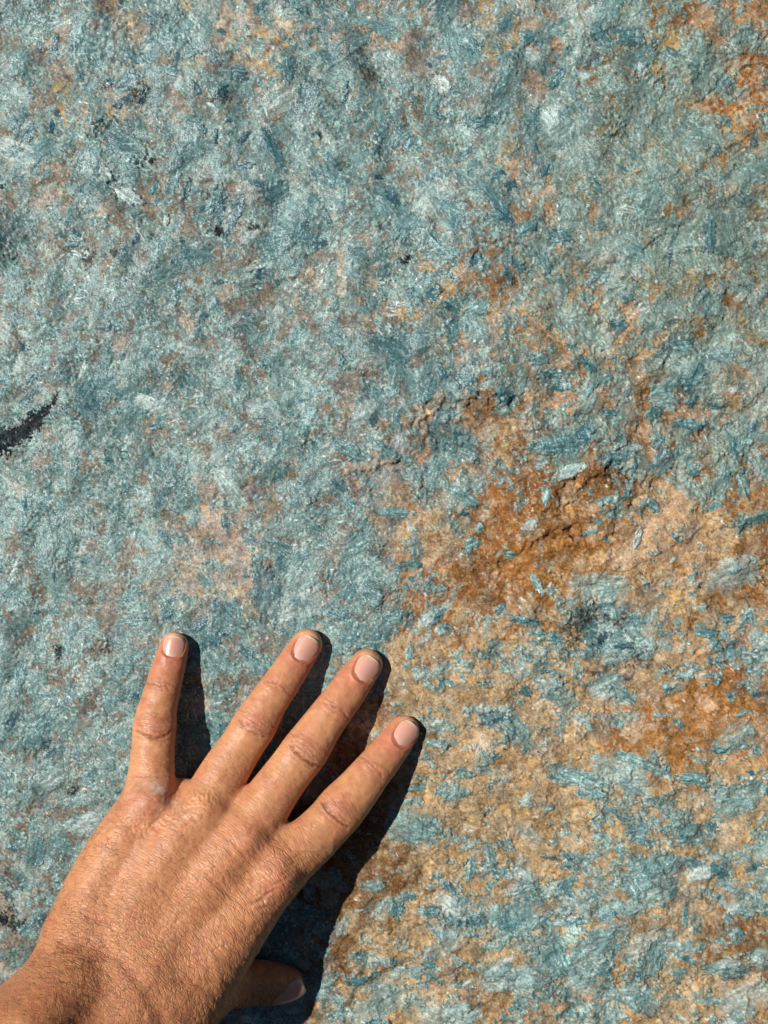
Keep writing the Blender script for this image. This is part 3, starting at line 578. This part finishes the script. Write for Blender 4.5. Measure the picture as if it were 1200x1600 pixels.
# finger frames: u runs along the finger from the tip, v across it
FR = {}
for nm, pts in FING.items():
    P2 = np.array([p[:2] for p in pts], float); R2 = np.array([p[3] for p in pts])
    best = np.full(len(V), 1e9); U = np.zeros(len(V)); W_ = np.zeros(len(V)); s0 = 0
    for i in range(len(P2) - 1):
        d = P2[i + 1] - P2[i]; L_ = np.hypot(*d); t = ((IX - P2[i, 0]) * d[0] + (IY - P2[i, 1]) * d[1]) / L_ ** 2
        tc = np.clip(t, -1 if i == 0 else 0, 1); ex = IX - P2[i, 0] - tc * d[0]; ey = IY - P2[i, 1] - tc * d[1]
        di = np.hypot(ex, ey); bt = di < best; best = np.where(bt, di, best); U = np.where(bt, s0 + tc * L_, U)
        side = (ex * d[1] - ey * d[0]) / L_; W_ = np.where(bt, side / (R2[i] + np.clip(tc, 0, 1) * (R2[i + 1] - R2[i])), W_)
        s0 += L_
    FR[nm] = (U, W_, best, s0)
JOINTS = {'little': (64, 128, 1.0), 'ring': (80, 150, 1.0), 'middle': (84, 162, 1.05), 'index': (74, 158, 1.05)}
for nm, (dip, pip, sz) in JOINTS.items():
    U, W_, dist, tot = FR[nm]
    on = (dist < 46) * UP * (U < tot - 20)
    # knuckle swell
    disp += on * (1.5 * np.exp(-((U - pip) / 17) ** 2 - (W_ / .75) ** 2) + .5 * np.exp(-((U - dip) / 12) ** 2 - (W_ / .8) ** 2))
    # creases: arcs across the joint
    rs = np.random.default_rng(hash(nm) % 1000 if False else len(nm) * 7 + int(pip))
    for (cu, cw, dp, wd, bow) in [(pip + 15, .62, 2.6, 2.4, -8), (pip + 7, .5, 1.2, 1.7, -4), (pip - 11, .62, .55, 1.7, 7), (pip - 4, .4, .7, 1.5, 3), (pip + 23, .7, .7, 1.6, -6), (pip + 1, .42, .6, 1.4, -2), (pip - 19, .6, .45, 1.6, 5),
                                  (dip, .62, 1.3, 1.8, 4), (dip + 6, .5, .55, 1.5, -3), (dip - 6, .5, .55, 1.5, 4), (dip + 12, .6, .35, 1.5, -2)]:
        off = rs.normal(0, .16); wob = 1.3 * nzf; cu = cu + rs.normal(0, 1.6); dp = dp * rs.uniform(.6, 1.15); bow = bow * rs.uniform(.5, 1.3)
        line = U - cu - bow * ((W_ - off) ** 2) * 1.5 - wob
        f = np.exp(-(line / wd) ** 2) * (1 - sst(np.abs(W_ - off), cw, cw + .3)) * on
        disp -= f * dp * 1.05 * (.7 + .5 * sst(nz1, -1, 1)); dark += f * dp * .5  # each crease is cut in, and its shade painted into the colour
    # fine transverse furrows all along
    fine = smp(tex_f, W_ * 34 + 400 + 7 * len(nm), U * 1.9 + 500) * on
    disp -= .08 * np.maximum(fine - .2, 0) * sst(U, 30, 60) * (.6 + 1.2 * np.exp(-((U - pip) / 30) ** 2) + 1.0 * sst(U, pip + 30, pip + 80))
    red += on * (.75 * np.exp(-((U - pip + 2) / 17) ** 2 - (W_ / .6) ** 2) + .75 * np.exp(-((U - 26) / 24) ** 2) + .35 * np.exp(-((U - dip) / 12) ** 2))
    yel += on * (.45 * np.exp(-((U - (dip + pip) / 2) / 22) ** 2) + .55 * np.exp(-((U - pip - 42) / 26) ** 2))
    whi += on * .18 * np.exp(-((U - pip - 3) / 9) ** 2 - (W_ / .4) ** 2)
dark += .55 * g2d(222, 1092, 3, 9, 70) + .3 * g2d(236, 1100, 8, 3); red += .5 * g2d(226, 1093, 12)
FC = [np.zeros(len(V)), np.zeros(len(V))]; FAMP = np.zeros(len(V)); isf = np.zeros(len(V), bool)
for q_, (nm, (dip, pip, sz)) in enumerate(JOINTS.items()):
    U, W_, dist, tot = FR[nm]; on_ = (dist < 46) & (U < tot - 34) & (IY < 1330)
    FC[0] = np.where(on_, W_ * 34 + 900 * (q_ + 1), FC[0]); FC[1] = np.where(on_, U + 3 * W_ ** 2, FC[1]); isf |= on_
    FAMP = np.where(on_, UP * sst(U, 34, 60) * (.10 + .75 * np.exp(-((U - pip - 4) / 20) ** 2) + .35 * np.exp(-((U - dip) / 13) ** 2) + .42 * sst(U, pip + 26, pip + 60)), FAMP)
# hand back: knuckles, tendons, hollows
disp += UP * (6.5 * g2d(238, 1256, 30, 24) + 2.6 * g2d(330, 1282, 26, 22) + 2.8 * g2d(392, 1318, 26, 22) + 6.0 * g2d(440, 1378, 26, 24)
              - 3.2 * g2d(284, 1252, 18, 32, 60) - 1.8 * g2d(362, 1300, 16, 30, 55) - 1.6 * g2d(418, 1345, 14, 24, 50) - 2.5 * g2d(196, 1285, 14, 40, 60))
def ridge(pts, wd, amp):
    b = np.full(len(V), 1e9)
    for (x0, y0), (x1, y1) in zip(pts[:-1], pts[1:]):
        dx, dy = x1 - x0, y1 - y0; t = np.clip(((IX - x0) * dx + (IY - y0) * dy) / (dx * dx + dy * dy), 0, 1)
        b = np.minimum(b, np.hypot(IX - x0 - t * dx, IY - y0 - t * dy))
    return amp * np.exp(-(b / wd) ** 2)
disp += UP * (ridge([(385, 1325), (320, 1410), (250, 1500), (215, 1560)], 14, .7) + ridge([(325, 1290), (270, 1370), (225, 1450), (190, 1520)], 13, .6) + ridge([(236, 1275), (205, 1350), (175, 1430)], 8, 1.0)
              + ridge([(432, 1385), (370, 1460), (300, 1540), (260, 1600)], 14, .7) + ridge([(300, 1460), (330, 1490), (345, 1540)], 5, .8) + ridge([(190, 1380), (250, 1400), (310, 1405), (350, 1440)], 5, .7))
# loose skin over the index knuckle
for (x, y, a_, rx, ry, dp) in [(420, 1395, 55, 2.2, 14, 2.4), (433, 1378, 60, 1.8, 16, 1.6), (446, 1362, 60, 1.8, 14, .7), (405, 1408, 70, 2.2, 12, 2.2), (412, 1418, 10, 12, 2, 1.6), (455, 1350, 60, 1.7, 14, .9), (463, 1338, 62, 1.6, 15, .8),
                          (368, 1322, -40, 2.2, 12, 1.2), (358, 1330, -46, 2, 10, .8), (380, 1336, -40, 2, 10, .9), (348, 1392, -38, 30, 2.2, 1.4), (330, 1372, -36, 20, 2, 1.0)]:
    f = g2d(x, y, rx, ry, -a_ if rx < ry else a_) * UP; disp -= f * dp * 1.15; dark += f * .42  # folds also darkened by colour, as painted shade
# wrist crease where the hand bends back
f = ridge([(100, 1476), (150, 1478), (190, 1500), (225, 1540), (250, 1590), (262, 1640)], 11, 1.0) * UP
disp -= 2.6 * f; dark += .22 * f  # soft shade of the crease painted in as well
# wrinkles of the skin on the hand back, crossing the hand and steepening toward the wrist
wr_t = fnoise(1.6, 9, .35, ang=0, ani=6, seed=310); rr0 = np.hypot(IX - 60, IY - 1700) + 1.2 * nz3; th0 = np.arctan2(IX - 60, 1700 - IY)
WR = .7 - np.abs(smp(wr_t, th0 * 420 + 300 + .5 * nzf, rr0 * .62)); wr_b = .7 - np.abs(smp(fnoise(3, 16, .6, ang=0, ani=6, seed=311), th0 * 420 + 400, rr0 * .8)); WR = .6 * WR + .6 * wr_b
back = sst(IY - .25 * IX, 1140, 1230) * UP
wamp = back * (.25 + .75 * sst(IY + .35 * IX, 1400, 1520))
FC[0] = np.where(isf, FC[0], th0 * 420); FC[1] = np.where(isf, FC[1], rr0); FAMP = np.where(isf, FAMP, np.clip(wamp * 1.1 + .2 * UP, 0, 1.2) * (1 - .6 * sst(IY - .5 * IX, 1440, 1530)))
disp += wamp * .30 * (wr_b - .1)
WR2 = -np.abs(smp(fnoise(2.3, 14, .7, ang=-52, ani=3.5, seed=320), IX, IY)) + .7
disp += back * .08 * WR2
# crinkles round the little knuckle
rr_ = np.hypot((IX - 240) / 1.2, IY - 1225); ck = np.sin(rr_ / 1.9 + 2.2 * nzf) * np.exp(-((rr_ - 62) / 24) ** 2) * (IY > 1235) * UP * (IX < 350)
disp += .8 * ck; dark += .12 * np.clip(-ck, 0, 1)  # troughs get painted shade
disp += .10 * smp(fnoise(2.3, 9, .6, seed=330), IX, IY) + .22 * smp(fnoise(10, 60, 1.2, seed=331), IX, IY) * UP
red += .55 * g2d(232, 1262, 40, 26) + .30 * g2d(385, 1325, 34) + .45 * g2d(440, 1380, 30) + .3 * g2d(300, 1220, 16)
whi += (1.1 * g2d(254, 1238, 24, 10, -30) + .3 * g2d(235, 1258, 36, 24) + .5 * g2d(292, 1272, 18, 8, 40) + .45 * g2d(205, 1238, 20, 7, 30) + .25 * g2d(415, 1400, 22, 14, 50)) * sst(nz1 + nzf, -1.2, 1.0)
yel += .4 * g2d(310, 1240, 40) + .35 * g2d(180, 1340, 50)
# the nails: place, half width, half length, direction in the picture, facing
NAILS = {'little': ((272.2, 1010, 20), 17, 16.5, (.17, -.985), (0, -.10, 1)), 'ring': ((477.5, 1013.5, 22), 18.2, 21, (.55, -.83), (.04, -.08, 1)), 'middle': ((572, 1045, 23), 19, 21, (.60, -.80), (.05, -.08, 1)),
         'index': ((633, 1146.5, 23), 18.2, 21, (.66, -.75), (.06, -.08, 1)), 'thumb': ((452, 1549, 34), 20, 25, (.96, -.27), (.24, .62, .75))}
NF = {}
for nm, (c, hw_, hl_, dr, nn_) in NAILS.items():
    X_, Y_, Z_, q_ = ip(c[0], c[1], c[2], 1.0)
    n_ = np.array(nn_, float); n_ /= np.linalg.norm(n_); a_ = np.array([dr[0], dr[1], 0.0]); a_ -= n_ * (a_ @ n_); a_ /= np.linalg.norm(a_); b_ = np.cross(n_, a_)
    NF[nm] = (np.array([X_, Y_, Z_]), n_, a_, b_, hw_ * q_, hl_ * q_)
    rel = V - NF[nm][0]; s_ = rel @ b_ / NF[nm][4]; t_ = rel @ a_ / NF[nm][5]; fc = (NRM @ n_ > .05) & (np.abs(rel @ n_) < 30)
    q = (np.abs(s_) ** 2.6 + np.abs(t_) ** 2.6) ** (1 / 2.6)
    inn = (1 - sst(q, .86, .98)) * fc; fold = np.exp(-((q - 1.10) / .09) ** 2) * fc * (1 - sst(t_, .25, .8)); gro = np.exp(-((q - 1.0) / .05) ** 2) * fc
    disp += -1.7 * inn + .9 * fold - .8 * gro
    dark += .5 * gro * (1 - sst(t_, -.1, .5)); red += .35 * fold  # shade in the nail groove put into the colour
    tipz = np.exp(-((q - 1.16) / .10) ** 2) * fc * sst(t_, .3, .8); yel += .9 * tipz; red -= .6 * tipz; whi += .6 * tipz  # pale tip skin, further lightened in colour to offset its shade
V0 = V.copy(); V = V + NRM * disp[:, None]
# pads lie on the stone instead of sinking into it
def rock_z(x, y): return smp(H, x, y)
rz = rock_z(V[:, 0], V[:, 1]); V[:, 2] = np.where(V[:, 2] < rz - 2.0, rz - 2.0 + (V[:, 2] - rz + 2.0) * .15, V[:, 2])
# skin colour
base = np.ones((len(V), 1)) * lin(208, 146, 104, 1.0)
farm = sst(IY - .9 * IX, 1290, 1480)[:, None]
base = base * (1 - .38 * farm) + lin(166, 106, 72, 1.0) * .38 * farm  # forearm tan, with the shade on it also put into the colour
tan_ = sst(IY + .1 * IX, 1260, 1420)[:, None] * .32; base = base * (1 - tan_) + lin(190, 124, 78, 1.0) * tan_
def mixc(base, f, c, k): f = (np.clip(f, 0, 1) * k)[:, None]; return base * (1 - f) + c * f
base = mixc(base, red * UP, lin(196, 116, 92, 1.0), .85)
base = mixc(base, yel * UP, lin(206, 150, 102, 1.0), .6)
base = mixc(base, whi * UP, lin(226, 196, 176, 1.0), .75)
base = mixc(base, dark, lin(120, 66, 44, 1.0), .75)  # mostly crease shade, put into the skin colour
base *= np.exp(.04 * nz3 + .025 * nz1 + .02 * smp(g2, IX * .9, IY * .9))[:, None]
palmside = (1 - UP)[:, None]; base = base * (1 - palmside * .6) + lin(204, 138, 108, 1.0) * palmside * .6
bl = sst(smp(fnoise(14, 70, 1.1, seed=341), IX, IY), -.2, 1.6) * UP; base = mixc(base, bl, lin(190, 112, 84, 1.0), .35)
fr = sst(smp(fnoise(3, 16, .7, seed=340), IX, IY), 2.2, 3.0) * back; base = mixc(base, fr, lin(140, 84, 54, 1.0), .5)

def skin_material():
    m, nt = new_mat('skin'); L = nt.links.new
    out = N(nt, 'ShaderNodeOutputMaterial'); p = N(nt, 'ShaderNodeBsdfPrincipled')
    at = N(nt, 'ShaderNodeAttribute', attribute_name='col'); geo = N(nt, 'ShaderNodeNewGeometry')
    wc = N(nt, 'ShaderNodeAttribute', attribute_name='furrow'); wa = N(nt, 'ShaderNodeAttribute', attribute_name='furrow_depth')
    vo = N(nt, 'ShaderNodeTexVoronoi', Scale=1500.0, feature='DISTANCE_TO_EDGE'); L(geo.outputs['Position'], vo.inputs['Vector'])
    n1 = N(nt, 'ShaderNodeTexNoise', Scale=2200.0, Detail=3.0); L(geo.outputs['Position'], n1.inputs['Vector'])
    n2 = N(nt, 'ShaderNodeTexNoise', Scale=420.0, Detail=4.0); L(geo.outputs['Position'], n2.inputs['Vector'])
    vm = math_n(nt, 'MINIMUM', vo.outputs['Distance'], .22); vm = math_n(nt, 'MULTIPLY', vm, 2.2); hsum = math_n(nt, 'ADD', vm, n1.outputs[0])
    bp = N(nt, 'ShaderNodeBump', Strength=.22, Distance=.00014); L(hsum, bp.inputs['Height'])
    def furrows(sx, sy, wd):      # the net of skin lines, drawn out across the hand
        mp = N(nt, 'ShaderNodeVectorMath', operation='MULTIPLY'); L(wc.outputs['Vector'], mp.inputs[0]); mp.inputs[1].default_value = (sx, sy, 1)
        wn = N(nt, 'ShaderNodeTexNoise', Scale=.9, Detail=2.0); L(mp.outputs[0], wn.inputs['Vector'])
        ws = N(nt, 'ShaderNodeVectorMath', operation='SCALE'); L(wn.outputs['Color'], ws.inputs[0]); ws.inputs['Scale'].default_value = .9
        wm = N(nt, 'ShaderNodeVectorMath', operation='ADD'); L(mp.outputs[0], wm.inputs[0]); L(ws.outputs[0], wm.inputs[1])
        v = N(nt, 'ShaderNodeTexVoronoi', Scale=1.0, feature='DISTANCE_TO_EDGE', voronoi_dimensions='2D'); L(wm.outputs[0], v.inputs['Vector'])
        return math_n(nt, 'DIVIDE', math_n(nt, 'MINIMUM', v.outputs['Distance'], wd), wd)
    f1 = furrows(.038, .13, .13); f2 = furrows(.085, .25, .2)
    fs = math_n(nt, 'ADD', math_n(nt, 'MULTIPLY', f1, .6), math_n(nt, 'MULTIPLY', f2, .4))
    fd = math_n(nt, 'MULTIPLY', fs, wa.outputs['Fac'])
    bp2 = N(nt, 'ShaderNodeBump', Strength=1.0, Distance=.00018); L(fd, bp2.inputs['Height']); L(bp.outputs[0], bp2.inputs['Normal']); L(bp2.outputs[0], p.inputs['Normal'])
    mr = N(nt, 'ShaderNodeMapRange'); L(n2.outputs[0], mr.inputs[0])
    for i, v in zip((1, 2, 3, 4), (.3, .7, .90, 1.08)): mr.inputs[i].default_value = v
    mul = N(nt, 'ShaderNodeVectorMath', operation='MULTIPLY'); L(at.outputs['Color'], mul.inputs[0]); L(mr.outputs[0], mul.inputs[1]); 
    gd = math_n(nt, 'SUBTRACT', 1.0, math_n(nt, 'MULTIPLY', math_n(nt, 'MULTIPLY', math_n(nt, 'SUBTRACT', 1.0, fs), wa.outputs['Fac']), .16))  # skin lines darkened in the base colour, a painted groove shade
    mu2 = N(nt, 'ShaderNodeVectorMath', operation='MULTIPLY'); L(mul.outputs[0], mu2.inputs[0]); L(gd, mu2.inputs[1]); L(mu2.outputs[0], p.inputs['Base Color'])
    p.inputs['Roughness'].default_value = .45; p.inputs['Specular IOR Level'].default_value = .42
    p.inputs['Subsurface Weight'].default_value = .35; p.inputs['Subsurface Radius'].default_value = (1.0, .32, .14); p.inputs['Subsurface Scale'].default_value = .0018
    L(p.outputs[0], out.inputs[0]); return m
m_skin = skin_material()
PO = np.array([150.0, 1480.0])      # origin of the person: under the wrist
org = Vector(to_world(np.array(150.0), np.array(1500.0), np.array(0.0)).tolist())
WP = to_world(V[:, 0], V[:, 1], V[:, 2]) - np.array(org)
nq = HQ
tst = np.cross(WP[nq[:, 2]] - WP[nq[:, 0]], WP[nq[:, 3]] - WP[nq[:, 1]]); topq = WP[nq[:, 0], 2] > np.quantile(WP[:, 2], .995)
if tst[topq, 2].mean() < 0: nq = nq[:, ::-1]
person = bpy.data.objects.new('person', None); COL.objects.link(person); person.location = (org.x, -org.z, org.y + 1.4); person.rotation_euler = (math.radians(90), 0, 0); person.empty_display_size = .03
person['label'] = 'bare left hand and forearm with spread fingers pressed on the rock face'; person['category'] = 'person'
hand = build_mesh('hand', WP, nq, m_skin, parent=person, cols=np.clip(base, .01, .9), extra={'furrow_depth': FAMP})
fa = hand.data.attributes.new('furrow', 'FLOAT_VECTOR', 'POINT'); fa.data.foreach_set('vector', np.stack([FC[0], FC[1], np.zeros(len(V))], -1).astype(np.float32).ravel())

# nails
m_nail, nt = new_mat('fingernail'); L = nt.links.new
out = N(nt, 'ShaderNodeOutputMaterial'); p = N(nt, 'ShaderNodeBsdfPrincipled'); at = N(nt, 'ShaderNodeAttribute', attribute_name='col')
tc = N(nt, 'ShaderNodeNewGeometry'); n1 = N(nt, 'ShaderNodeTexNoise', Scale=900.0, Detail=3.0); L(tc.outputs['Position'], n1.inputs['Vector'])
bp = N(nt, 'ShaderNodeBump', Strength=.15, Distance=.0002); L(n1.outputs[0], bp.inputs['Height']); L(bp.outputs[0], p.inputs['Normal'])
L(at.outputs['Color'], p.inputs['Base Color']); p.inputs['Roughness'].default_value = .30; p.inputs['Subsurface Weight'].default_value = .2
p.inputs['Subsurface Radius'].default_value = (1, .4, .25); p.inputs['Subsurface Scale'].default_value = .0015; L(p.outputs[0], out.inputs[0])
bvh = BVHTree.FromPolygons([tuple(v) for v in V0.tolist()], [tuple(q) for q in HQ.tolist()]) if False else None
for nm, (c, n_, a_, b_, hw_, hl_) in NF.items():
    # fit a smooth curved plate to the skin under the nail
    rel = V0 - c; s_ = rel @ b_; t_ = rel @ a_; h_ = rel @ n_
    sel_ = (np.abs(s_) < hw_ * 1.02) & (np.abs(t_) < hl_ * 1.02) & (NRM @ n_ > .15) & (np.abs(h_) < 32)
    s1, t1_, h1 = s_[sel_] / hw_, t_[sel_] / hl_, h_[sel_]
    A_ = np.stack([np.ones_like(s1), s1, t1_, s1 * s1, s1 * t1_, t1_ * t1_], -1); co_, *_ = np.linalg.lstsq(A_, h1, rcond=None)
    co_[3] = min(co_[3], -3.0); co_[2] = co_[2] * .45; co_[5] = co_[5] * .45
    nn = 24; g = np.linspace(-1, 1, nn); ss, tt = np.meshgrid(g, g)
    # map the square to the rounded outline of a nail
    m_ = np.maximum(np.abs(ss), np.abs(tt)); q_ = (np.abs(ss) ** 2.7 + np.abs(tt) ** 2.7) ** (1 / 2.7); k_ = np.where(q_ > 0, m_ / np.maximum(q_, 1e-6), 1)
    su, tu = ss * k_, tt * k_
    hgt = co_[0] + co_[1] * su + co_[2] * tu + co_[3] * su ** 2 + co_[4] * su * tu + co_[5] * tu ** 2
    rim = m_ > .99
    hgt = hgt + .1 + .25 * np.cos(su * 3) - np.where(rim, 1.4, 0)
    Pn = c + (su * hw_)[..., None] * b_ + (tu * hl_)[..., None] * a_ + hgt[..., None] * n_
    cn = np.ones((nn, nn, 1)) * lin(216, 160, 140, 1.0)
    lun = np.exp(-((tu + 1.0) / .42) ** 2 - (su / .6) ** 2)[..., None] * .45; cn = cn * (1 - lun) + lin(236, 204, 188, 1.0) * lun
    ed_ = sst(tu + .12 * su * su, .80, .90)[..., None] * .75; cn = cn * (1 - ed_) + lin(238, 220, 186, 1.0) * ed_
    bor = (sst(m_, .86, .95) * (tu < .55) * (.5 + .5 * sst(su, -.4, .8)))[..., None] * .7; cn = cn * (1 - bor) + lin(232, 206, 190, 1.0) * bor
    rdg = np.sin(su * 34) * .02 + np.sin(su * 57 + 1) * .01; cn = cn * (1 + rdg[..., None])
    I_ = np.arange(nn * nn).reshape(nn, nn); qn = np.stack([I_[:-1, :-1], I_[:-1, 1:], I_[1:, 1:], I_[1:, :-1]], -1).reshape(-1, 4)
    Wn = to_world(Pn[..., 0], Pn[..., 1], Pn[..., 2]).reshape(-1, 3) - np.array(org)
    fn_ = np.cross(Wn[qn[:, 2]] - Wn[qn[:, 0]], Wn[qn[:, 3]] - Wn[qn[:, 1]]).mean(0)
    if fn_ @ np.array([n_[0], -n_[1], n_[2]]) < 0: qn = qn[:, ::-1]
    o = build_mesh('thumbnail' if nm == 'thumb' else 'fingernail', Wn, qn, m_nail, parent=hand, cols=cn.reshape(-1, 3))
# fine hair on the back of the hand, the wrist and the first finger bones
m_hair, nt = new_mat('body_hair'); out = N(nt, 'ShaderNodeOutputMaterial'); p = N(nt, 'ShaderNodeBsdfPrincipled'); nz = N(nt, 'ShaderNodeTexNoise', Scale=300.0)
cr = N(nt, 'ShaderNodeValToRGB'); cr.color_ramp.elements[0].color = (.05, .024, .014, 1); cr.color_ramp.elements[1].color = (.12, .06, .03, 1)
nt.links.new(nz.outputs[0], cr.inputs[0]); nt.links.new(cr.outputs[0], p.inputs['Base Color']); p.inputs['Roughness'].default_value = .5; nt.links.new(p.outputs[0], out.inputs[0])
hr = np.random.default_rng(8)
wgt = UP * (NRM[:, 2] > .25) * (.05 * back + 1.0 * g2d(150, 1330, 30, 60, 55) + .8 * g2d(120, 1430, 50, 40) + .35 * sst(IY - .5 * IX, 1300, 1420) * sst(IX, 520, 300)
      + .25 * g2d(240, 1200, 22, 26) + .3 * g2d(352, 1195, 22, 30) + .3 * g2d(440, 1232, 22, 30) + .15 * g2d(500, 1290, 22, 30)) * (np.hypot(IX - 240, IY - 1255) > 28)
wgt[IX < -40] = 0; wgt[IY > 1640] = 0
pick = hr.choice(len(V), 600, replace=False, p=wgt / wgt.sum())
hv, hf = [], []
for i in pick:
    x, y = IX[i], IY[i]
    if y < 1245 and x > 215: base_d = np.array([-.2, .3]) if x < 300 else np.array([-.35, .2]); Lh = hr.uniform(6, 12); wd = .16
    else: base_d = np.array([-.85, -.10]) if hr.random() < .5 else np.array([.55, .70]); Lh = hr.uniform(8, 22); wd = .19
    d = np.array([*(base_d + hr.normal(0, .35, 2)), 0.0]); d = d - NRM[i] * (d @ NRM[i]); d /= np.linalg.norm(d) + 1e-6
    side = np.cross(NRM[i], d); curl = hr.normal(0, .55); seg = 5; pts_ = []
    for k in range(seg + 1):
        t = k / seg
        pts_.append(V[i] - NRM[i] * .3 + d * Lh * t * (1 - .08 * t) + side * curl * Lh * t * t * .5 + NRM[i] * (Lh * .34 * math.sin(t * 2.6) * .55))
    b0 = len(hv)
    for k, q in enumerate(pts_):
        r_ = wd * (1 - .75 * k / seg)
        for a in range(3):
            an = a * 2.0944; hv.append(q + side * r_ * math.cos(an) + NRM[i] * r_ * math.sin(an))
    for k in range(seg):
        for a in range(3):
            u0 = b0 + k * 3; hf.append((u0 + a, u0 + (a + 1) % 3, u0 + 3 + (a + 1) % 3, u0 + 3 + a))
hv = np.array(hv)
o = build_mesh('body_hair', to_world(hv[:, 0], hv[:, 1], hv[:, 2]) - np.array(org), hf, m_hair, parent=hand); o['kind'] = 'stuff'
